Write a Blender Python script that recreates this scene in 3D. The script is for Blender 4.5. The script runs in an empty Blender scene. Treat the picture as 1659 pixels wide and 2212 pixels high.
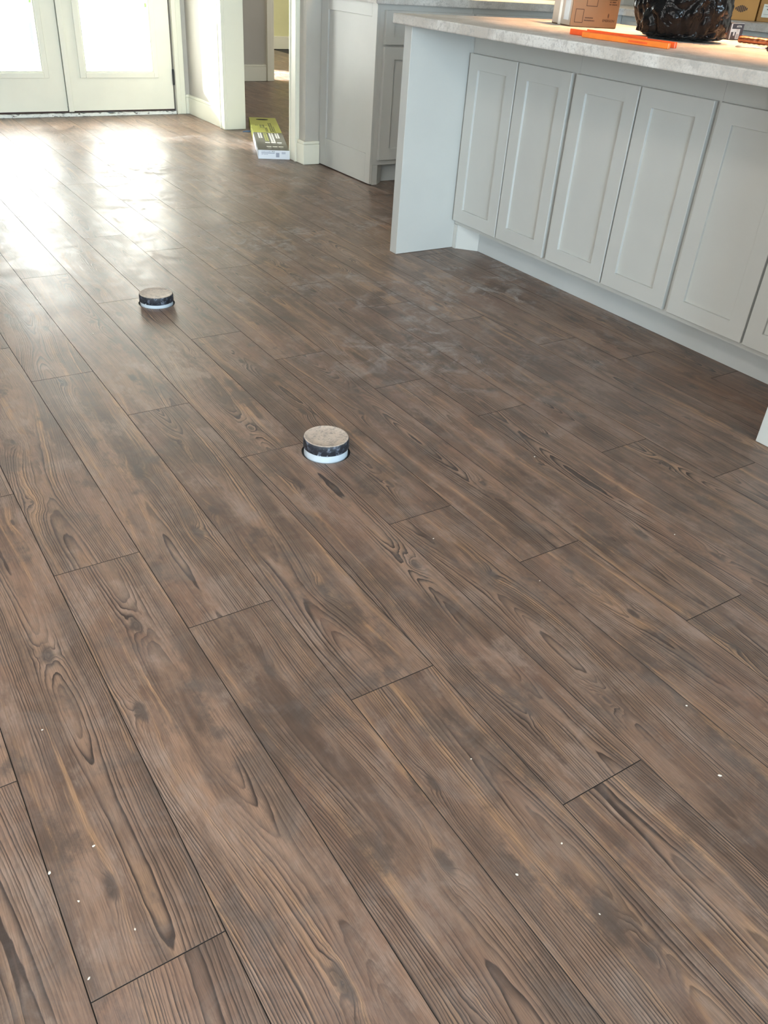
import bpy, bmesh, math, random
from mathutils import Vector, Matrix, noise

random.seed(7)
sc = bpy.context.scene
COL = sc.collection

# ------------------------------------------------------------------ camera
cam_d = bpy.data.cameras.new('camera')
cam = bpy.data.objects.new('camera', cam_d)
COL.objects.link(cam)
R = Vector((0.83940123, -0.53960774, 0.06503123))
U = Vector((0.2559478, 0.4979992, 0.82854542))
F = Vector((0.47947502, 0.67883745, -0.55613256))
m = Matrix((R, U, -F)).transposed().to_4x4()
m.translation = Vector((0, 0, 1.084))
cam.matrix_world = m
cam_d.sensor_fit = 'HORIZONTAL'
cam_d.sensor_width = 36.0
cam_d.lens = 38.6037
cam_d.clip_start = 0.02
cam_d.clip_end = 200
sc.camera = cam

# ------------------------------------------------------------------ world, sun, window daylight, exposure
w = bpy.data.worlds.new('world')
sc.world = w
w.use_nodes = True
wn = w.node_tree.nodes
bgn = wn['Background']
bgn.inputs[0].default_value = (0.72, 0.86, 1.0, 1)
bgn.inputs[1].default_value = 1.6

sun_d = bpy.data.lights.new('sun', 'SUN')
sun_d.energy = 130
sun_d.angle = math.radians(4)
sun_d.color = (1.0, 0.99, 0.96)
sun = bpy.data.objects.new('sun', sun_d)
COL.objects.link(sun)
sun.location = (-4, 14, 5)
sun.rotation_euler = Vector((1, -1, -0.37)).to_track_quat('-Z', 'Y').to_euler()


def area(name, loc, direction, sx, sy, power, color):
    d = bpy.data.lights.new(name, 'AREA')
    d.shape = 'RECTANGLE'
    d.size = sx
    d.size_y = sy
    d.energy = power
    d.color = color
    o = bpy.data.objects.new(name, d)
    COL.objects.link(o)
    o.location = loc
    o.rotation_euler = Vector(direction).to_track_quat('-Z', 'Y').to_euler()
    return o


# daylight entering through the two window openings behind and left of the camera
area('window_daylight', (-.9, -5.96, 1.45), (.12, 1, 0.22), 3.2, 1.7, 640, (0.64, 0.84, 1.0))
area('window_daylight', (-2.93, 0.1, 1.45), (1, 0.25, 0.30), 3.0, 1.6, 92, (1.0, 0.97, 0.93))
area('window_daylight', (2.80, 10.55, 1.05), (1, -.2, 0), 1.1, 1.0, 80, (1.0, 1.0, .92))
# ceiling lamps of the kitchen (warm)
KITCHEN_LAMPS = [(2.95, 2.55), (2.95, 1.65)]
LAMP_POWER = 15

vs = sc.view_settings
vs.view_transform = 'Standard'
vs.look = 'None'
vs.gamma = 1
vs.use_curve_mapping = False
vs.exposure = 0.0


# ------------------------------------------------------------------ node helper
class NT:
    def __init__(s, name):
        s.mat = bpy.data.materials.new(name)
        s.mat.use_nodes = True
        s.t = s.mat.node_tree
        s.b = s.t.nodes['Principled BSDF']
        s.out = s.t.nodes['Material Output']

    def n(s, ty, **kw):
        nd = s.t.nodes.new(ty)
        for k, v in kw.items():
            setattr(nd, k, v)
        return nd

    def put(s, sock, v):
        if v is None:
            return
        if hasattr(v, 'is_output'):
            s.t.links.new(v, sock)
        else:
            if isinstance(v, tuple) and len(v) == 3 and sock.type == 'RGBA':
                v = v + (1,)
            sock.default_value = v

    def m(s, op, a, b=None, c=None, clamp=False):
        nd = s.n('ShaderNodeMath', operation=op)
        nd.use_clamp = clamp
        s.put(nd.inputs[0], a)
        s.put(nd.inputs[1], b)
        s.put(nd.inputs[2], c)
        return nd.outputs[0]

    def vec(s, x=0.0, y=0.0, z=0.0):
        nd = s.n('ShaderNodeCombineXYZ')
        s.put(nd.inputs[0], x)
        s.put(nd.inputs[1], y)
        s.put(nd.inputs[2], z)
        return nd.outputs[0]

    def noise(s, v, scale=1.0, detail=2.0, rough=0.5, dist=0.0):
        nd = s.n('ShaderNodeTexNoise')
        s.put(nd.inputs['Vector'], v)
        nd.inputs['Scale'].default_value = scale
        nd.inputs['Detail'].default_value = detail
        nd.inputs['Roughness'].default_value = rough
        nd.inputs['Distortion'].default_value = dist
        return nd.outputs[0]

    def ramp(s, v, a, b, lo=0.0, hi=1.0, smooth=True):
        nd = s.n('ShaderNodeMapRange')
        nd.interpolation_type = 'SMOOTHSTEP' if smooth else 'LINEAR'
        s.put(nd.inputs[0], v)
        for i, q in zip((1, 2, 3, 4), (a, b, lo, hi)):
            s.put(nd.inputs[i], q)
        return nd.outputs[0]

    def mix(s, f, a, b, mode='MIX'):
        nd = s.n('ShaderNodeMix', data_type='RGBA', blend_type=mode)
        s.put(nd.inputs[0], f)
        s.put(nd.inputs[6], a)
        s.put(nd.inputs[7], b)
        return nd.outputs[2]

    def bump(s, h, strength=0.2, distance=0.001):
        nd = s.n('ShaderNodeBump')
        s.put(nd.inputs['Height'], h)
        nd.inputs['Strength'].default_value = strength
        nd.inputs['Distance'].default_value = distance
        s.t.links.new(nd.outputs[0], s.b.inputs['Normal'])

    def set(s, **kw):
        for k, v in kw.items():
            s.put(s.b.inputs[k.replace('_', ' ')], v)
        return s.mat

    def obj(s):
        return s.n('ShaderNodeTexCoord').outputs['Object']

    def pos(s):
        return s.n('ShaderNodeNewGeometry').outputs['Position']

    def sep(s, v):
        nd = s.n('ShaderNodeSeparateXYZ')
        s.put(nd.inputs[0], v)
        return nd.outputs


def paint(name, col, rough=0.45, var=0.03, bump=0.03, scale=6, spec=0.5):
    t = NT(name)
    o = t.obj()
    n1 = t.noise(o, scale, 3)
    lo = tuple(c * (1 - var) for c in col)
    hi = tuple(min(1, c * (1 + var)) for c in col)
    c = t.mix(t.ramp(n1, .3, .7), lo, hi)
    t.bump(t.noise(o, 260, 2), bump, 0.001)
    t.set(Base_Color=c, Roughness=rough)
    t.b.inputs['Specular IOR Level'].default_value = spec
    return t.mat


def plain(name, col, rough=0.5, metal=0.0):
    t = NT(name)
    n1 = t.noise(t.obj(), 40, 3)
    c = t.mix(n1, tuple(q * .9 for q in col), tuple(min(1, q * 1.08) for q in col))
    return t.set(Base_Color=c, Roughness=rough, Metallic=metal)


# ------------------------------------------------------------------ floor plank material
def make_wood():
    t = NT('vinyl_plank_wood')
    xyz = t.sep(t.obj())
    x, y = xyz[0], xyz[1]
    oi = t.n('ShaderNodeObjectInfo')
    sc_ = t.n('ShaderNodeSeparateColor')
    t.t.links.new(oi.outputs['Color'], sc_.inputs[0])
    s1, s2, s3 = sc_.outputs[0], sc_.outputs[1], sc_.outputs[2]
    s4 = oi.outputs['Alpha']
    S = t.m('MULTIPLY', s1, 83.0)
    S2 = t.m('MULTIPLY', s2, 57.0)
    # slow drift of the pith line and of the cut depth along the board
    drift = t.m('MULTIPLY', t.m('SUBTRACT', t.noise(t.vec(S, t.m('MULTIPLY', y, .9), S2), 1, 1), .5), .16)
    depth = t.m('ADD', t.m('MULTIPLY', t.ramp(t.noise(t.vec(S2, t.m('MULTIPLY', y, 1.3), S), 1, 1), .25, .75, 0, 1, False), .046), .001)
    X = t.m('SUBTRACT', t.m('SUBTRACT', x, t.m('ADD', .045, t.m('MULTIPLY', s3, .09))), drift)
    r = t.m('SQRT', t.m('ADD', t.m('MULTIPLY', X, X), t.m('MULTIPLY', depth, depth)))
    w1 = t.m('MULTIPLY', t.m('SUBTRACT', t.noise(t.vec(t.m('ADD', t.m('MULTIPLY', x, 9), S), t.m('MULTIPLY', y, 1.5), S2), 1, 2), .5), .018)
    w2 = t.m('MULTIPLY', t.m('SUBTRACT', t.noise(t.vec(t.m('ADD', t.m('MULTIPLY', x, 60), S), t.m('MULTIPLY', y, 14), S2), 1, 2), .5), .0034)
    r = t.m('ADD', r, t.m('ADD', w1, w2))
    # knots: warped rings and a dark heart
    heart = None
    for i, (amp, ky0) in enumerate(((.022, .12), (.026, .52), (.018, .88))):
        fx = t.m('FRACT', t.m('MULTIPLY', t.m('ADD', s1, s3), 7.31 + 5.7 * i))
        fy = t.m('FRACT', t.m('MULTIPLY', t.m('ADD', s2, s4), 5.17 + 3.9 * i))
        kx = t.m('ADD', .02, t.m('MULTIPLY', fx, .135))
        ky = t.m('ADD', ky0, t.m('MULTIPLY', fy, .30))
        dx = t.m('SUBTRACT', x, kx)
        dy = t.m('MULTIPLY', t.m('SUBTRACT', y, ky), .36)
        wob = t.m('MULTIPLY', t.m('SUBTRACT', t.noise(t.vec(t.m('MULTIPLY', x, 45), t.m('MULTIPLY', y, 30), S), 1, 2), .5), .012)
        d2 = t.m('ADD', t.m('MULTIPLY', dx, dx), t.m('MULTIPLY', dy, dy))
        d = t.m('ADD', t.m('SQRT', d2), wob)
        g = t.m('POWER', 2.718, t.m('MULTIPLY', t.m('DIVIDE', d, .016), -1.0))
        r = t.m('ADD', r, t.m('MULTIPLY', g, amp))
        size = t.m('ADD', .004, t.m('MULTIPLY', t.m('FRACT', t.m('MULTIPLY', s2, 13.7 + i * 4)), .009))
        h = t.ramp(d, t.m('MULTIPLY', size, 1.15), t.m('MULTIPLY', size, .45))
        heart = h if heart is None else t.m('MAXIMUM', heart, h)
    rn = t.noise(t.vec(t.m('MULTIPLY', r, 62.0), S, 0.0), 1, 2)
    r = t.m('ADD', r, t.m('MULTIPLY', t.m('SUBTRACT', rn, .5), .013))
    ramp_ = t.ramp(t.noise(t.vec(t.m('MULTIPLY', r, 150.0), S2, t.m('MULTIPLY', y, .5)), 1, 1), .36, .58, .48, 1.1)
    ring = t.m('FRACT', t.m('MULTIPLY', r, 235.0))
    dark = t.m('MULTIPLY', t.m('POWER', ring, 2.0), t.ramp(ring, 1.0, .90))
    # latewood strength differs from place to place
    wide = t.noise(t.vec(t.m('ADD', t.m('MULTIPLY', x, 16), S2), t.m('MULTIPLY', y, 2.2), S), 1, 3)
    lineamt = t.ramp(wide, .38, .58, .20, 1.0)
    dark = t.m('MULTIPLY', t.m('MULTIPLY', dark, lineamt), ramp_)
    # clouds
    c1 = t.noise(t.vec(t.m('ADD', t.m('MULTIPLY', x, 17), S), t.m('MULTIPLY', y, 1.9), S2), 1, 7, .68)
    c2 = t.noise(t.vec(t.m('ADD', t.m('MULTIPLY', x, 9), S2), t.m('ADD', t.m('MULTIPLY', y, 5), S), 3.0), 1, 7, .70)
    c3 = t.noise(t.vec(t.m('ADD', t.m('MULTIPLY', r, 46), S), t.m('MULTIPLY', y, 1.1), t.m('ADD', S2, t.m('MULTIPLY', x, 6))), 1, 6, .66)
    c4 = t.noise(t.vec(t.m('ADD', t.m('MULTIPLY', x, 6), S2), t.m('ADD', t.m('MULTIPLY', y, 2.6), S), 9.0), 1, 2)
    base = t.mix(t.ramp(c1, .37, .62), (0.076, 0.052, 0.041), (0.250, 0.175, 0.130))
    base = t.mix(t.ramp(c4, .46, .66, 0, .6), base, (0.190, 0.118, 0.088))
    base = t.mix(t.ramp(c3, .52, .68, 0, .9), base, (0.400, 0.265, 0.155))
    base = t.mix(t.ramp(c2, .51, .64, 0, .75), base, (0.275, 0.225, 0.195))
    base = t.mix(t.ramp(c2, .49, .36, 0, .85), base, (0.070, 0.058, 0.052))
    # per plank tone
    base = t.mix(1.0, base, (1.07, .925, .835), 'MULTIPLY')
    tone = t.m('ADD', .84, t.m('MULTIPLY', s4, .28))
    base = t.mix(1.0, base, t.vec(tone, tone, tone), 'MULTIPLY')
    # earlywood between the lines slightly lighter, latewood lines dark
    light = t.mix(t.m('MULTIPLY', lineamt, .26), base, (0.36, 0.235, 0.160))
    col = t.mix(t.m('MULTIPLY', dark, 1.6, clamp=True), light, (0.042, 0.026, 0.020))
    # fibres
    fib = t.noise(t.vec(t.m('ADD', t.m('MULTIPLY', x, 900), S), t.m('MULTIPLY', y, 22), 0.0), 1, 2)
    col = t.mix(t.ramp(fib, .34, .60, .42, 0.0), col, (0.060, 0.042, 0.034))
    col = t.mix(t.m('MULTIPLY', heart, .78), col, (0.062, 0.045, 0.037))
    # plaster dust trodden over the boards near the kitchen
    P = t.pos()
    pz = t.sep(P)
    m1 = t.noise(P, 2.2, 4, .65)
    m2 = t.noise(P, 11, 6, .72, 1.0)
    m3 = t.noise(P, 60, 4, .7)
    zone = t.m('MULTIPLY', t.ramp(pz[1], 1.3, 2.4), t.ramp(pz[0], .9, 1.7))
    dust = t.m('MULTIPLY', t.ramp(m1, .42, .58), t.ramp(m2, .45, .64))
    dust = t.m('MULTIPLY', t.m('MULTIPLY', dust, zone), t.ramp(m3, .35, .6, .35, .75))
    haze = t.m('MULTIPLY', t.ramp(m2, .40, .70), .10)
    col = t.mix(t.m('MULTIPLY', t.m('ADD', haze, dust), 1.0, clamp=True), col, (0.36, 0.33, 0.31))
    ro = t.m('ADD', t.m('ADD', t.ramp(m2, .3, .7, .0, .10), t.ramp(m1, .3, .7, .31, .37)), t.m('MULTIPLY', dust, .3))
    t.bump(t.m('SUBTRACT', t.m('MULTIPLY', fib, .35), dark), .30, 0.0006)
    t.set(Base_Color=col, Roughness=ro)
    t.b.inputs['Specular IOR Level'].default_value = .5
    return t.mat


WOOD = make_wood()
JOINT = plain('plank_joint', (.035, .026, .021), .7)
UNDER = plain('underlayment', (.03, .028, .026), .9)
TRIM = paint('trim_paint', (.84, .82, .68), .35, .01)
DOORP = paint('door_paint', (.84, .82, .69), .38, .015)
WALLP = paint('wall_paint', (.50, .475, .42), .85, .02, .08)
WALLY = paint('wall_paint_yellow', (.72, .70, .40), .85, .02, .08)
CEILP = paint('ceiling_paint', (.80, .79, .76), .9, .01, .1)
CAB = paint('cabinet_paint', (.51, .51, .478), .36, .015, .02)
CABI = plain('cabinet_gap', (.09, .085, .08), .8)
TOE = paint('toe_kick_paint', (.50, .52, .51), .40, .02, .03)
BLACKM = plain('black_metal', (.012, .012, .012), .45)
WEATHER = plain('weather_strip', (.05, .025, .022), .8)


def make_counter():
    t = NT('quartz_counter')
    o = t.obj()
    v1 = t.noise(o, 3.2, 6, .62, 1.4)
    v2 = t.noise(o, 28, 5, .7)
    v3 = t.noise(o, 160, 2, .6)
    c = t.mix(t.ramp(v1, .35, .68), (.50, .46, .41), (.70, .68, .64))
    c = t.mix(t.ramp(v2, .52, .64, 0, .6), c, (.36, .34, .31))
    c = t.mix(t.ramp(v3, .52, .64, 0, .5), c, (.40, .39, .37))
    t.bump(t.m('ADD', v2, t.m('MULTIPLY', v3, .5)), .5, .004)
    return t.set(Base_Color=c, Roughness=.42)


COUNTER = make_counter()


def make_rubber():
    t = NT('dusty_rubber')
    o = t.obj()
    z = t.sep(o)[2]
    a = t.noise(o, 55, 5, .7, .6)
    b = t.noise(o, 190, 4, .7)
    side = t.mix(t.ramp(a, .47, .66, 0, .75), (.012, .014, .020), (.20, .23, .29))
    side = t.mix(t.ramp(b, .60, .72, 0, .5), side, (.35, .33, .33))
    nz = t.sep(t.n('ShaderNodeNewGeometry').outputs['Normal'])[2]
    top = t.mix(t.ramp(a, .34, .60), (.17, .16, .155), (.50, .41, .335))
    top = t.mix(t.ramp(b, .42, .62, .25, .9), top, (.53, .43, .35))
    c = t.mix(t.ramp(nz, .55, .9), side, top)
    t.bump(a, .3, .001)
    return t.set(Base_Color=c, Roughness=.55)


RUBBER = make_rubber()
PVC = plain('pvc_white', (.50, .56, .61), .35)


def make_glass():
    t = NT('door_glass')
    tr = t.n('ShaderNodeBsdfTransparent')
    tr.inputs[0].default_value = (.94, .96, .95, 1)
    gl = t.n('ShaderNodeBsdfGlossy')
    gl.inputs['Roughness'].default_value = .02
    lw = t.n('ShaderNodeLayerWeight')
    fr_ = t.m('ADD', .04, t.m('MULTIPLY', .9, t.m('POWER', lw.outputs['Facing'], 5.0)))
    mx = t.n('ShaderNodeMixShader')
    t.t.links.new(fr_, mx.inputs[0])
    t.t.links.new(tr.outputs[0], mx.inputs[1])
    t.t.links.new(gl.outputs[0], mx.inputs[2])
    t.t.links.new(mx.outputs[0], t.out.inputs[0])
    return t.mat


def make_film():
    t = NT('milky_film')
    tr = t.n('ShaderNodeBsdfTransparent')
    tl = t.n('ShaderNodeBsdfTranslucent')
    n1 = t.noise(t.obj(), 6, 2)
    c = t.mix(n1, (.93, .94, .95), (.98, .98, .98))
    t.t.links.new(c, tl.inputs[0])
    mx = t.n('ShaderNodeMixShader')
    mx.inputs[0].default_value = .86
    t.t.links.new(tr.outputs[0], mx.inputs[1])
    t.t.links.new(tl.outputs[0], mx.inputs[2])
    t.t.links.new(mx.outputs[0], t.out.inputs[0])
    return t.mat


GLASS = make_glass()
FILM = make_film()


# ------------------------------------------------------------------ mesh helpers
def bx(bm, x0, x1, y0, y1, z0, z1, mat=0):
    vs_ = [bm.verts.new((x, y, z)) for z in (z0, z1) for y in (y0, y1) for x in (x0, x1)]
    fs = []
    for q in ((0, 2, 3, 1), (4, 5, 7, 6), (0, 1, 5, 4), (2, 6, 7, 3), (0, 4, 6, 2), (1, 3, 7, 5)):
        f = bm.faces.new([vs_[i] for i in q])
        f.material_index = mat
        fs.append(f)
    return vs_, fs


def bevel(bm, off, seg=2):
    bmesh.ops.bevel(bm, geom=bm.edges[:], offset=off, segments=seg, affect='EDGES', profile=.5, clamp_overlap=True)


def prism(bm, pts, z0, z1):
    lo = [bm.verts.new((p[0], p[1], z0)) for p in pts]
    hi = [bm.verts.new((p[0], p[1], z1)) for p in pts]
    n = len(pts)
    bm.faces.new(lo[::-1])
    bm.faces.new(hi)
    for i in range(n):
        bm.faces.new((lo[i], lo[(i + 1) % n], hi[(i + 1) % n], hi[i]))


def lathe(bm, prof, seg=48, cx=0, cy=0):
    rings = []
    for r, z in prof:
        if r < 1e-6:
            rings.append([bm.verts.new((cx, cy, z))])
        else:
            rings.append([bm.verts.new((cx + r * math.cos(2 * math.pi * i / seg), cy + r * math.sin(2 * math.pi * i / seg), z)) for i in range(seg)])
    for a, b in zip(rings, rings[1:]):
        for i in range(seg):
            j = (i + 1) % seg
            if len(a) == 1:
                bm.faces.new((a[0], b[i], b[j]))
            elif len(b) == 1:
                bm.faces.new((a[i], a[j], b[0]))
            else:
                bm.faces.new((a[i], a[j], b[j], b[i]))


def tube(bm, pts, rad, seg=10):
    prev = None
    n = len(pts)
    for i, p in enumerate(pts):
        p = Vector(p)
        d = (Vector(pts[min(i + 1, n - 1)]) - Vector(pts[max(i - 1, 0)])).normalized()
        a = d.orthogonal().normalized() if abs(d.z) > .9 else d.cross(Vector((0, 0, 1))).normalized()
        b = a.cross(d)
        rr = rad[i] if isinstance(rad, (list, tuple)) else rad
        ring = [bm.verts.new(p + rr * (math.cos(2 * math.pi * k / seg) * a + math.sin(2 * math.pi * k / seg) * b)) for k in range(seg)]
        if prev:
            for k in range(seg):
                bm.faces.new((prev[k], prev[(k + 1) % seg], ring[(k + 1) % seg], ring[k]))
        else:
            bm.faces.new(ring[::-1])
        prev = ring
    bm.faces.new(prev)


def link(name, me, parent=None, loc=None):
    o = bpy.data.objects.new(name, me)
    COL.objects.link(o)
    if parent is not None:
        o.parent = parent
    if loc:
        o.location = loc
    return o


def obj(name, bm, mat, parent=None, loc=None, smooth=False):
    bmesh.ops.recalc_face_normals(bm, faces=bm.faces[:])
    me = bpy.data.meshes.new(name)
    bm.to_mesh(me)
    bm.free()
    for mm in (mat if isinstance(mat, (list, tuple)) else [mat]):
        me.materials.append(mm)
    if smooth:
        for p in me.polygons:
            p.use_smooth = True
    return link(name, me, parent, loc)


def box(name, dims, mat, parent=None, bev=0.0, seg=2):
    bm = bmesh.new()
    bx(bm, *dims)
    if bev:
        bevel(bm, bev, seg)
    return obj(name, bm, mat, parent)


def empty(name, loc=(0, 0, 0), rotz=0):
    o = bpy.data.objects.new(name, None)
    o.empty_display_size = .05
    COL.objects.link(o)
    o.location = loc
    o.rotation_euler = (0, 0, rotz)
    return o


def tag(o, label, cat, group=None):
    o['label'] = label
    o['category'] = cat
    if group:
        o['group'] = group
    return o


def struct(o):
    o['kind'] = 'structure'
    return o


def text(name, s, size, mat, parent, origin, ex, ey, lift=.0006, sx=1.0, thick=.0002):
    cu = bpy.data.curves.new(name, 'FONT')
    cu.body = s
    cu.size = size
    cu.resolution_u = 3
    cu.extrude = thick
    cu.align_x = 'LEFT'
    tmp = bpy.data.objects.new(name, cu)
    me = bpy.data.meshes.new_from_object(tmp)
    bpy.data.objects.remove(tmp)
    bpy.data.curves.remove(cu)
    ex, ey = Vector(ex).normalized(), Vector(ey).normalized()
    ez = ex.cross(ey)
    M = Matrix((ex * sx, ey, ez)).transposed().to_4x4()
    M.translation = Vector(origin) + ez * lift
    me.transform(M)
    me.materials.clear()
    me.materials.append(mat)
    return link(name, me, parent)


def patch(bm, origin, ex, ey, rects, lift=.0004, th=.0003):
    """thin printed rectangles on a face; rects in (u0,u1,v0,v1) metres"""
    ex, ey = Vector(ex).normalized(), Vector(ey).normalized()
    ez = ex.cross(ey)
    o = Vector(origin) + ez * lift
    for u0, u1, v0, v1 in rects:
        lo = [bm.verts.new(o + ex * u + ey * v) for u, v in ((u0, v0), (u1, v0), (u1, v1), (u0, v1))]
        hi = [bm.verts.new(q.co + ez * th) for q in lo]
        bm.faces.new(hi)
        bm.faces.new(lo[::-1])
        for i in range(4):
            bm.faces.new((lo[i], lo[(i + 1) % 4], hi[(i + 1) % 4], hi[i]))


def glyph_rows(u0, u1, v, h, step, rnd, fill=.8):
    out = []
    u = u0
    while u < u1:
        wd = step * rnd.uniform(.5, 1.1)
        if rnd.random() < fill:
            out.append((u, min(u + wd * .8, u1), v, v + h * rnd.uniform(.8, 1.0)))
        u += wd
    return out


# ------------------------------------------------------------------ floor: planks laid row by row
PW = 0.177861
X0 = -0.149718
PL = 6.82 * PW
GAP = .0003
floor = struct(obj('floor', (lambda b: (bx(b, -3.0, 7.0, -6.0, 11.4, -.06, -.0052), b)[1])(bmesh.new()), UNDER))


def plank_mesh(L, W, name='plank'):
    bm = bmesh.new()
    g, c, zt, zb = GAP, .0006, 0.0, -.005
    def ring(i, z):
        return [bm.verts.new(p) for p in ((g + i, g + i, z), (W - g - i, g + i, z), (W - g - i, L - g - i, z), (g + i, L - g - i, z))]
    t_, m_, b_ = ring(c, zt), ring(0, zt - .0008), ring(0, zb)
    bm.faces.new(t_)
    for a, b in ((m_, t_), (b_, m_)):
        for i in range(4):
            f = bm.faces.new((a[i], a[(i + 1) % 4], b[(i + 1) % 4], b[i]))
            f.material_index = 1
    me = bpy.data.meshes.new(name)
    bm.to_mesh(me)
    bm.free()
    me.materials.append(WOOD)
    me.materials.append(JOINT)
    return me


FULL = plank_mesh(PL, PW)
# measured end joints per row, in plank widths
JO = {0: [5.39], 1: [3.26, 10.02], 2: [8.07, 14.84], 3: [6.52, 13.3], 4: [4.78, 11.52, 18.39], 5: [2.8, 9.57],
      6: [7.16, 13.94, 20.83], 7: [5.72, 12.46, 19.31, 26.2], 8: [3.94, 10.69, 17.54, 24.32], 9: [9.10, 15.87, 22.7],
      10: [7.28, 14.07, 20.89, 27.73], 11: [5.95, 12.71, 19.54, 26.34], 12: [4.25, 11.0, 17.89], 13: [9.78, 16.7, 23.14], 14: [8.4]}
PIPES = [(.952, 1.634), (.933, 2.845)]
SEEDS = {}
rnd = random.Random(11)


def add_plank(row, ya, yb, cut=True):
    L = yb - ya
    me = FULL if abs(L - PL) < 1e-4 else plank_mesh(L, PW)
    xa = X0 + row * PW
    o = link('plank', me, floor, (xa, ya, 0))
    key = (row, round(ya / PW))
    o.color = SEEDS.get(key, (rnd.random(), rnd.random(), rnd.random(), rnd.random()))
    for (px, py) in PIPES:
        rr = .0640
        if xa - rr < px < xa + PW + rr and ya - rr < py < yb + rr:
            cut_hole(o, px, py, rr)
    return o


def cut_hole(o, px, py, r):
    cb = bmesh.new()
    lathe(cb, [(0, -.03), (r, -.03), (r, .03), (0, .03)], 48, px - o.location.x, py - o.location.y)
    bmesh.ops.recalc_face_normals(cb, faces=cb.faces[:])
    cm = bpy.data.meshes.new('cut')
    cb.to_mesh(cm)
    cb.free()
    cm.materials.append(JOINT)
    co = bpy.data.objects.new('cut', cm)
    COL.objects.link(co)
    co.location = o.location
    tmp = bpy.data.objects.new('cut_target', o.data.copy())
    COL.objects.link(tmp)
    tmp.location = o.location
    # close the bottom so the boolean is sound
    b2 = bmesh.new()
    b2.from_mesh(tmp.data)
    bmesh.ops.holes_fill(b2, edges=b2.edges[:], sides=8)
    bmesh.ops.recalc_face_normals(b2, faces=b2.faces[:])
    b2.to_mesh(tmp.data)
    b2.free()
    md = tmp.modifiers.new('b', 'BOOLEAN')
    md.operation = 'DIFFERENCE'
    md.object = co
    md.solver = 'EXACT'
    bpy.context.view_layer.update()
    dg = bpy.context.evaluated_depsgraph_get()
    new = bpy.data.meshes.new_from_object(tmp.evaluated_get(dg))
    if len(new.polygons) > 3:
        new.materials.clear()
        new.materials.append(WOOD)
        new.materials.append(JOINT)
        for p in new.polygons:
            p.material_index = 0 if (p.normal.z > .9 and p.center.z > -.0005) else 1
        o.data = new
    bpy.data.objects.remove(tmp)
    bpy.data.objects.remove(co)


def row_range(row):
    xa = X0 + row * PW
    if xa + PW < -.15:
        return (.6, 6.64)
    if xa + PW <= 2.60:
        return (-.1, 6.64)
    if xa < 2.60:
        return (-.1, 11.28)
    if xa < 3.1:
        return (3.0, 11.28)
    return (4.95, 11.28)


for row in range(-6, 32):
    lo, hi = row_range(row)
    js = JO.get(row)
    if js is None:
        js = [(row * 2.63) % 6.82 + 3.4]
    ys = [j * PW for j in js]
    while ys[0] > lo:
        ys.insert(0, ys[0] - PL)
    while ys[-1] < hi:
        ys.append(ys[-1] + PL)
    for a, b in zip(ys, ys[1:]):
        if a >= hi - .03 or b <= lo:
            continue
        if b > hi:
            b = hi
        add_plank(row, a, b)

# ------------------------------------------------------------------ room shell
def wall(name, boxes, mat=WALLP):
    bm = bmesh.new()
    for b in boxes:
        bx(bm, *b)
    return struct(obj(name, bm, mat))


H = 2.75
# door wall, with the opening of the glazed double door (x 0.875 .. 2.475)
wall('wall_back', [(-3.14, .865, 6.66, 6.82, 0, H), (2.472, 2.585, 6.66, 6.82, 0, H), (.865, 2.472, 6.66, 6.82, 2.06, H)])
# partition wall at the right with the doorway
wall('wall_right', [(2.585, 2.725, 5.985, 9.95, 0, H), (2.585, 2.725, 4.80, 4.945, 0, H), (2.585, 2.725, 4.945, 5.985, 2.06, H),
                    (2.585, 2.725, 9.95, 11.15, 0, .5), (2.585, 2.725, 9.95, 11.15, 1.6, H), (2.585, 2.725, 11.15, 11.44, 0, H)])
wall('wall_kitchen', [(2.725, 5.24, 4.80, 4.94, 0, H)])
wall('wall_kitchen_right', [(5.1, 5.24, -6.1, 4.80, 0, H)])
wall('wall_left', [(-3.14, -3.0, -6.1, -1.4, 0, H), (-3.14, -3.0, 1.6, 6.66, 0, H), (-3.14, -3.0, -1.4, 1.6, 0, .65), (-3.14, -3.0, -1.4, 1.6, 2.25, H)])
wall('wall_front', [(-3.14, -2.5, -6.2, -6.0, 0, H), (.7, 5.24, -6.2, -6.0, 0, H), (-2.5, .7, -6.2, -6.0, 0, .6), (-2.5, .7, -6.2, -6.0, 2.3, H)])
wall('wall_hall_back', [(2.725, 4.09, 8.36, 8.48, 0, H), (5.0, 7.0, 8.36, 8.48, 0, H), (4.09, 5.0, 8.36, 8.48, 2.06, H)])
wall('wall_hall_right', [(7.0, 7.12, 4.8, 11.44, 0, H)])
wall('wall_bedroom_back', [(2.725, 7.0, 11.30, 11.44, 0, H)], WALLY)
wall('ceiling', [(-3.14, 7.12, -6.2, 11.44, H, H + .12)], CEILP)
# window frames of the two big openings
def win_frame(name, axis, p, a0, a1, z0, z1, nm):
    bm = bmesh.new()
    def b(a, b_, c, d):
        if axis == 'x':
            bx(bm, p - .03, p + .03, a, b_, c, d)
        else:
            bx(bm, a, b_, p - .03, p + .03, c, d)
    b(a0, a1, z0, z0 + .05); b(a0, a1, z1 - .05, z1)
    for i in range(nm + 1):
        c = a0 + (a1 - a0) * i / nm
        c = min(max(c, a0 + .025), a1 - .025)
        b(c - .025, c + .025, z0 + .05, z1 - .05)
    return struct(obj(name, bm, TRIM))


win_frame('window_1', 'y', -6.12, -2.5, .7, .6, 2.3, 3)
win_frame('window_2', 'x', -3.09, -1.4, 1.6, .65, 2.25, 3)
win_frame('window_3', 'x', 2.66, 9.95, 11.15, .5, 1.6, 2)

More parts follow.
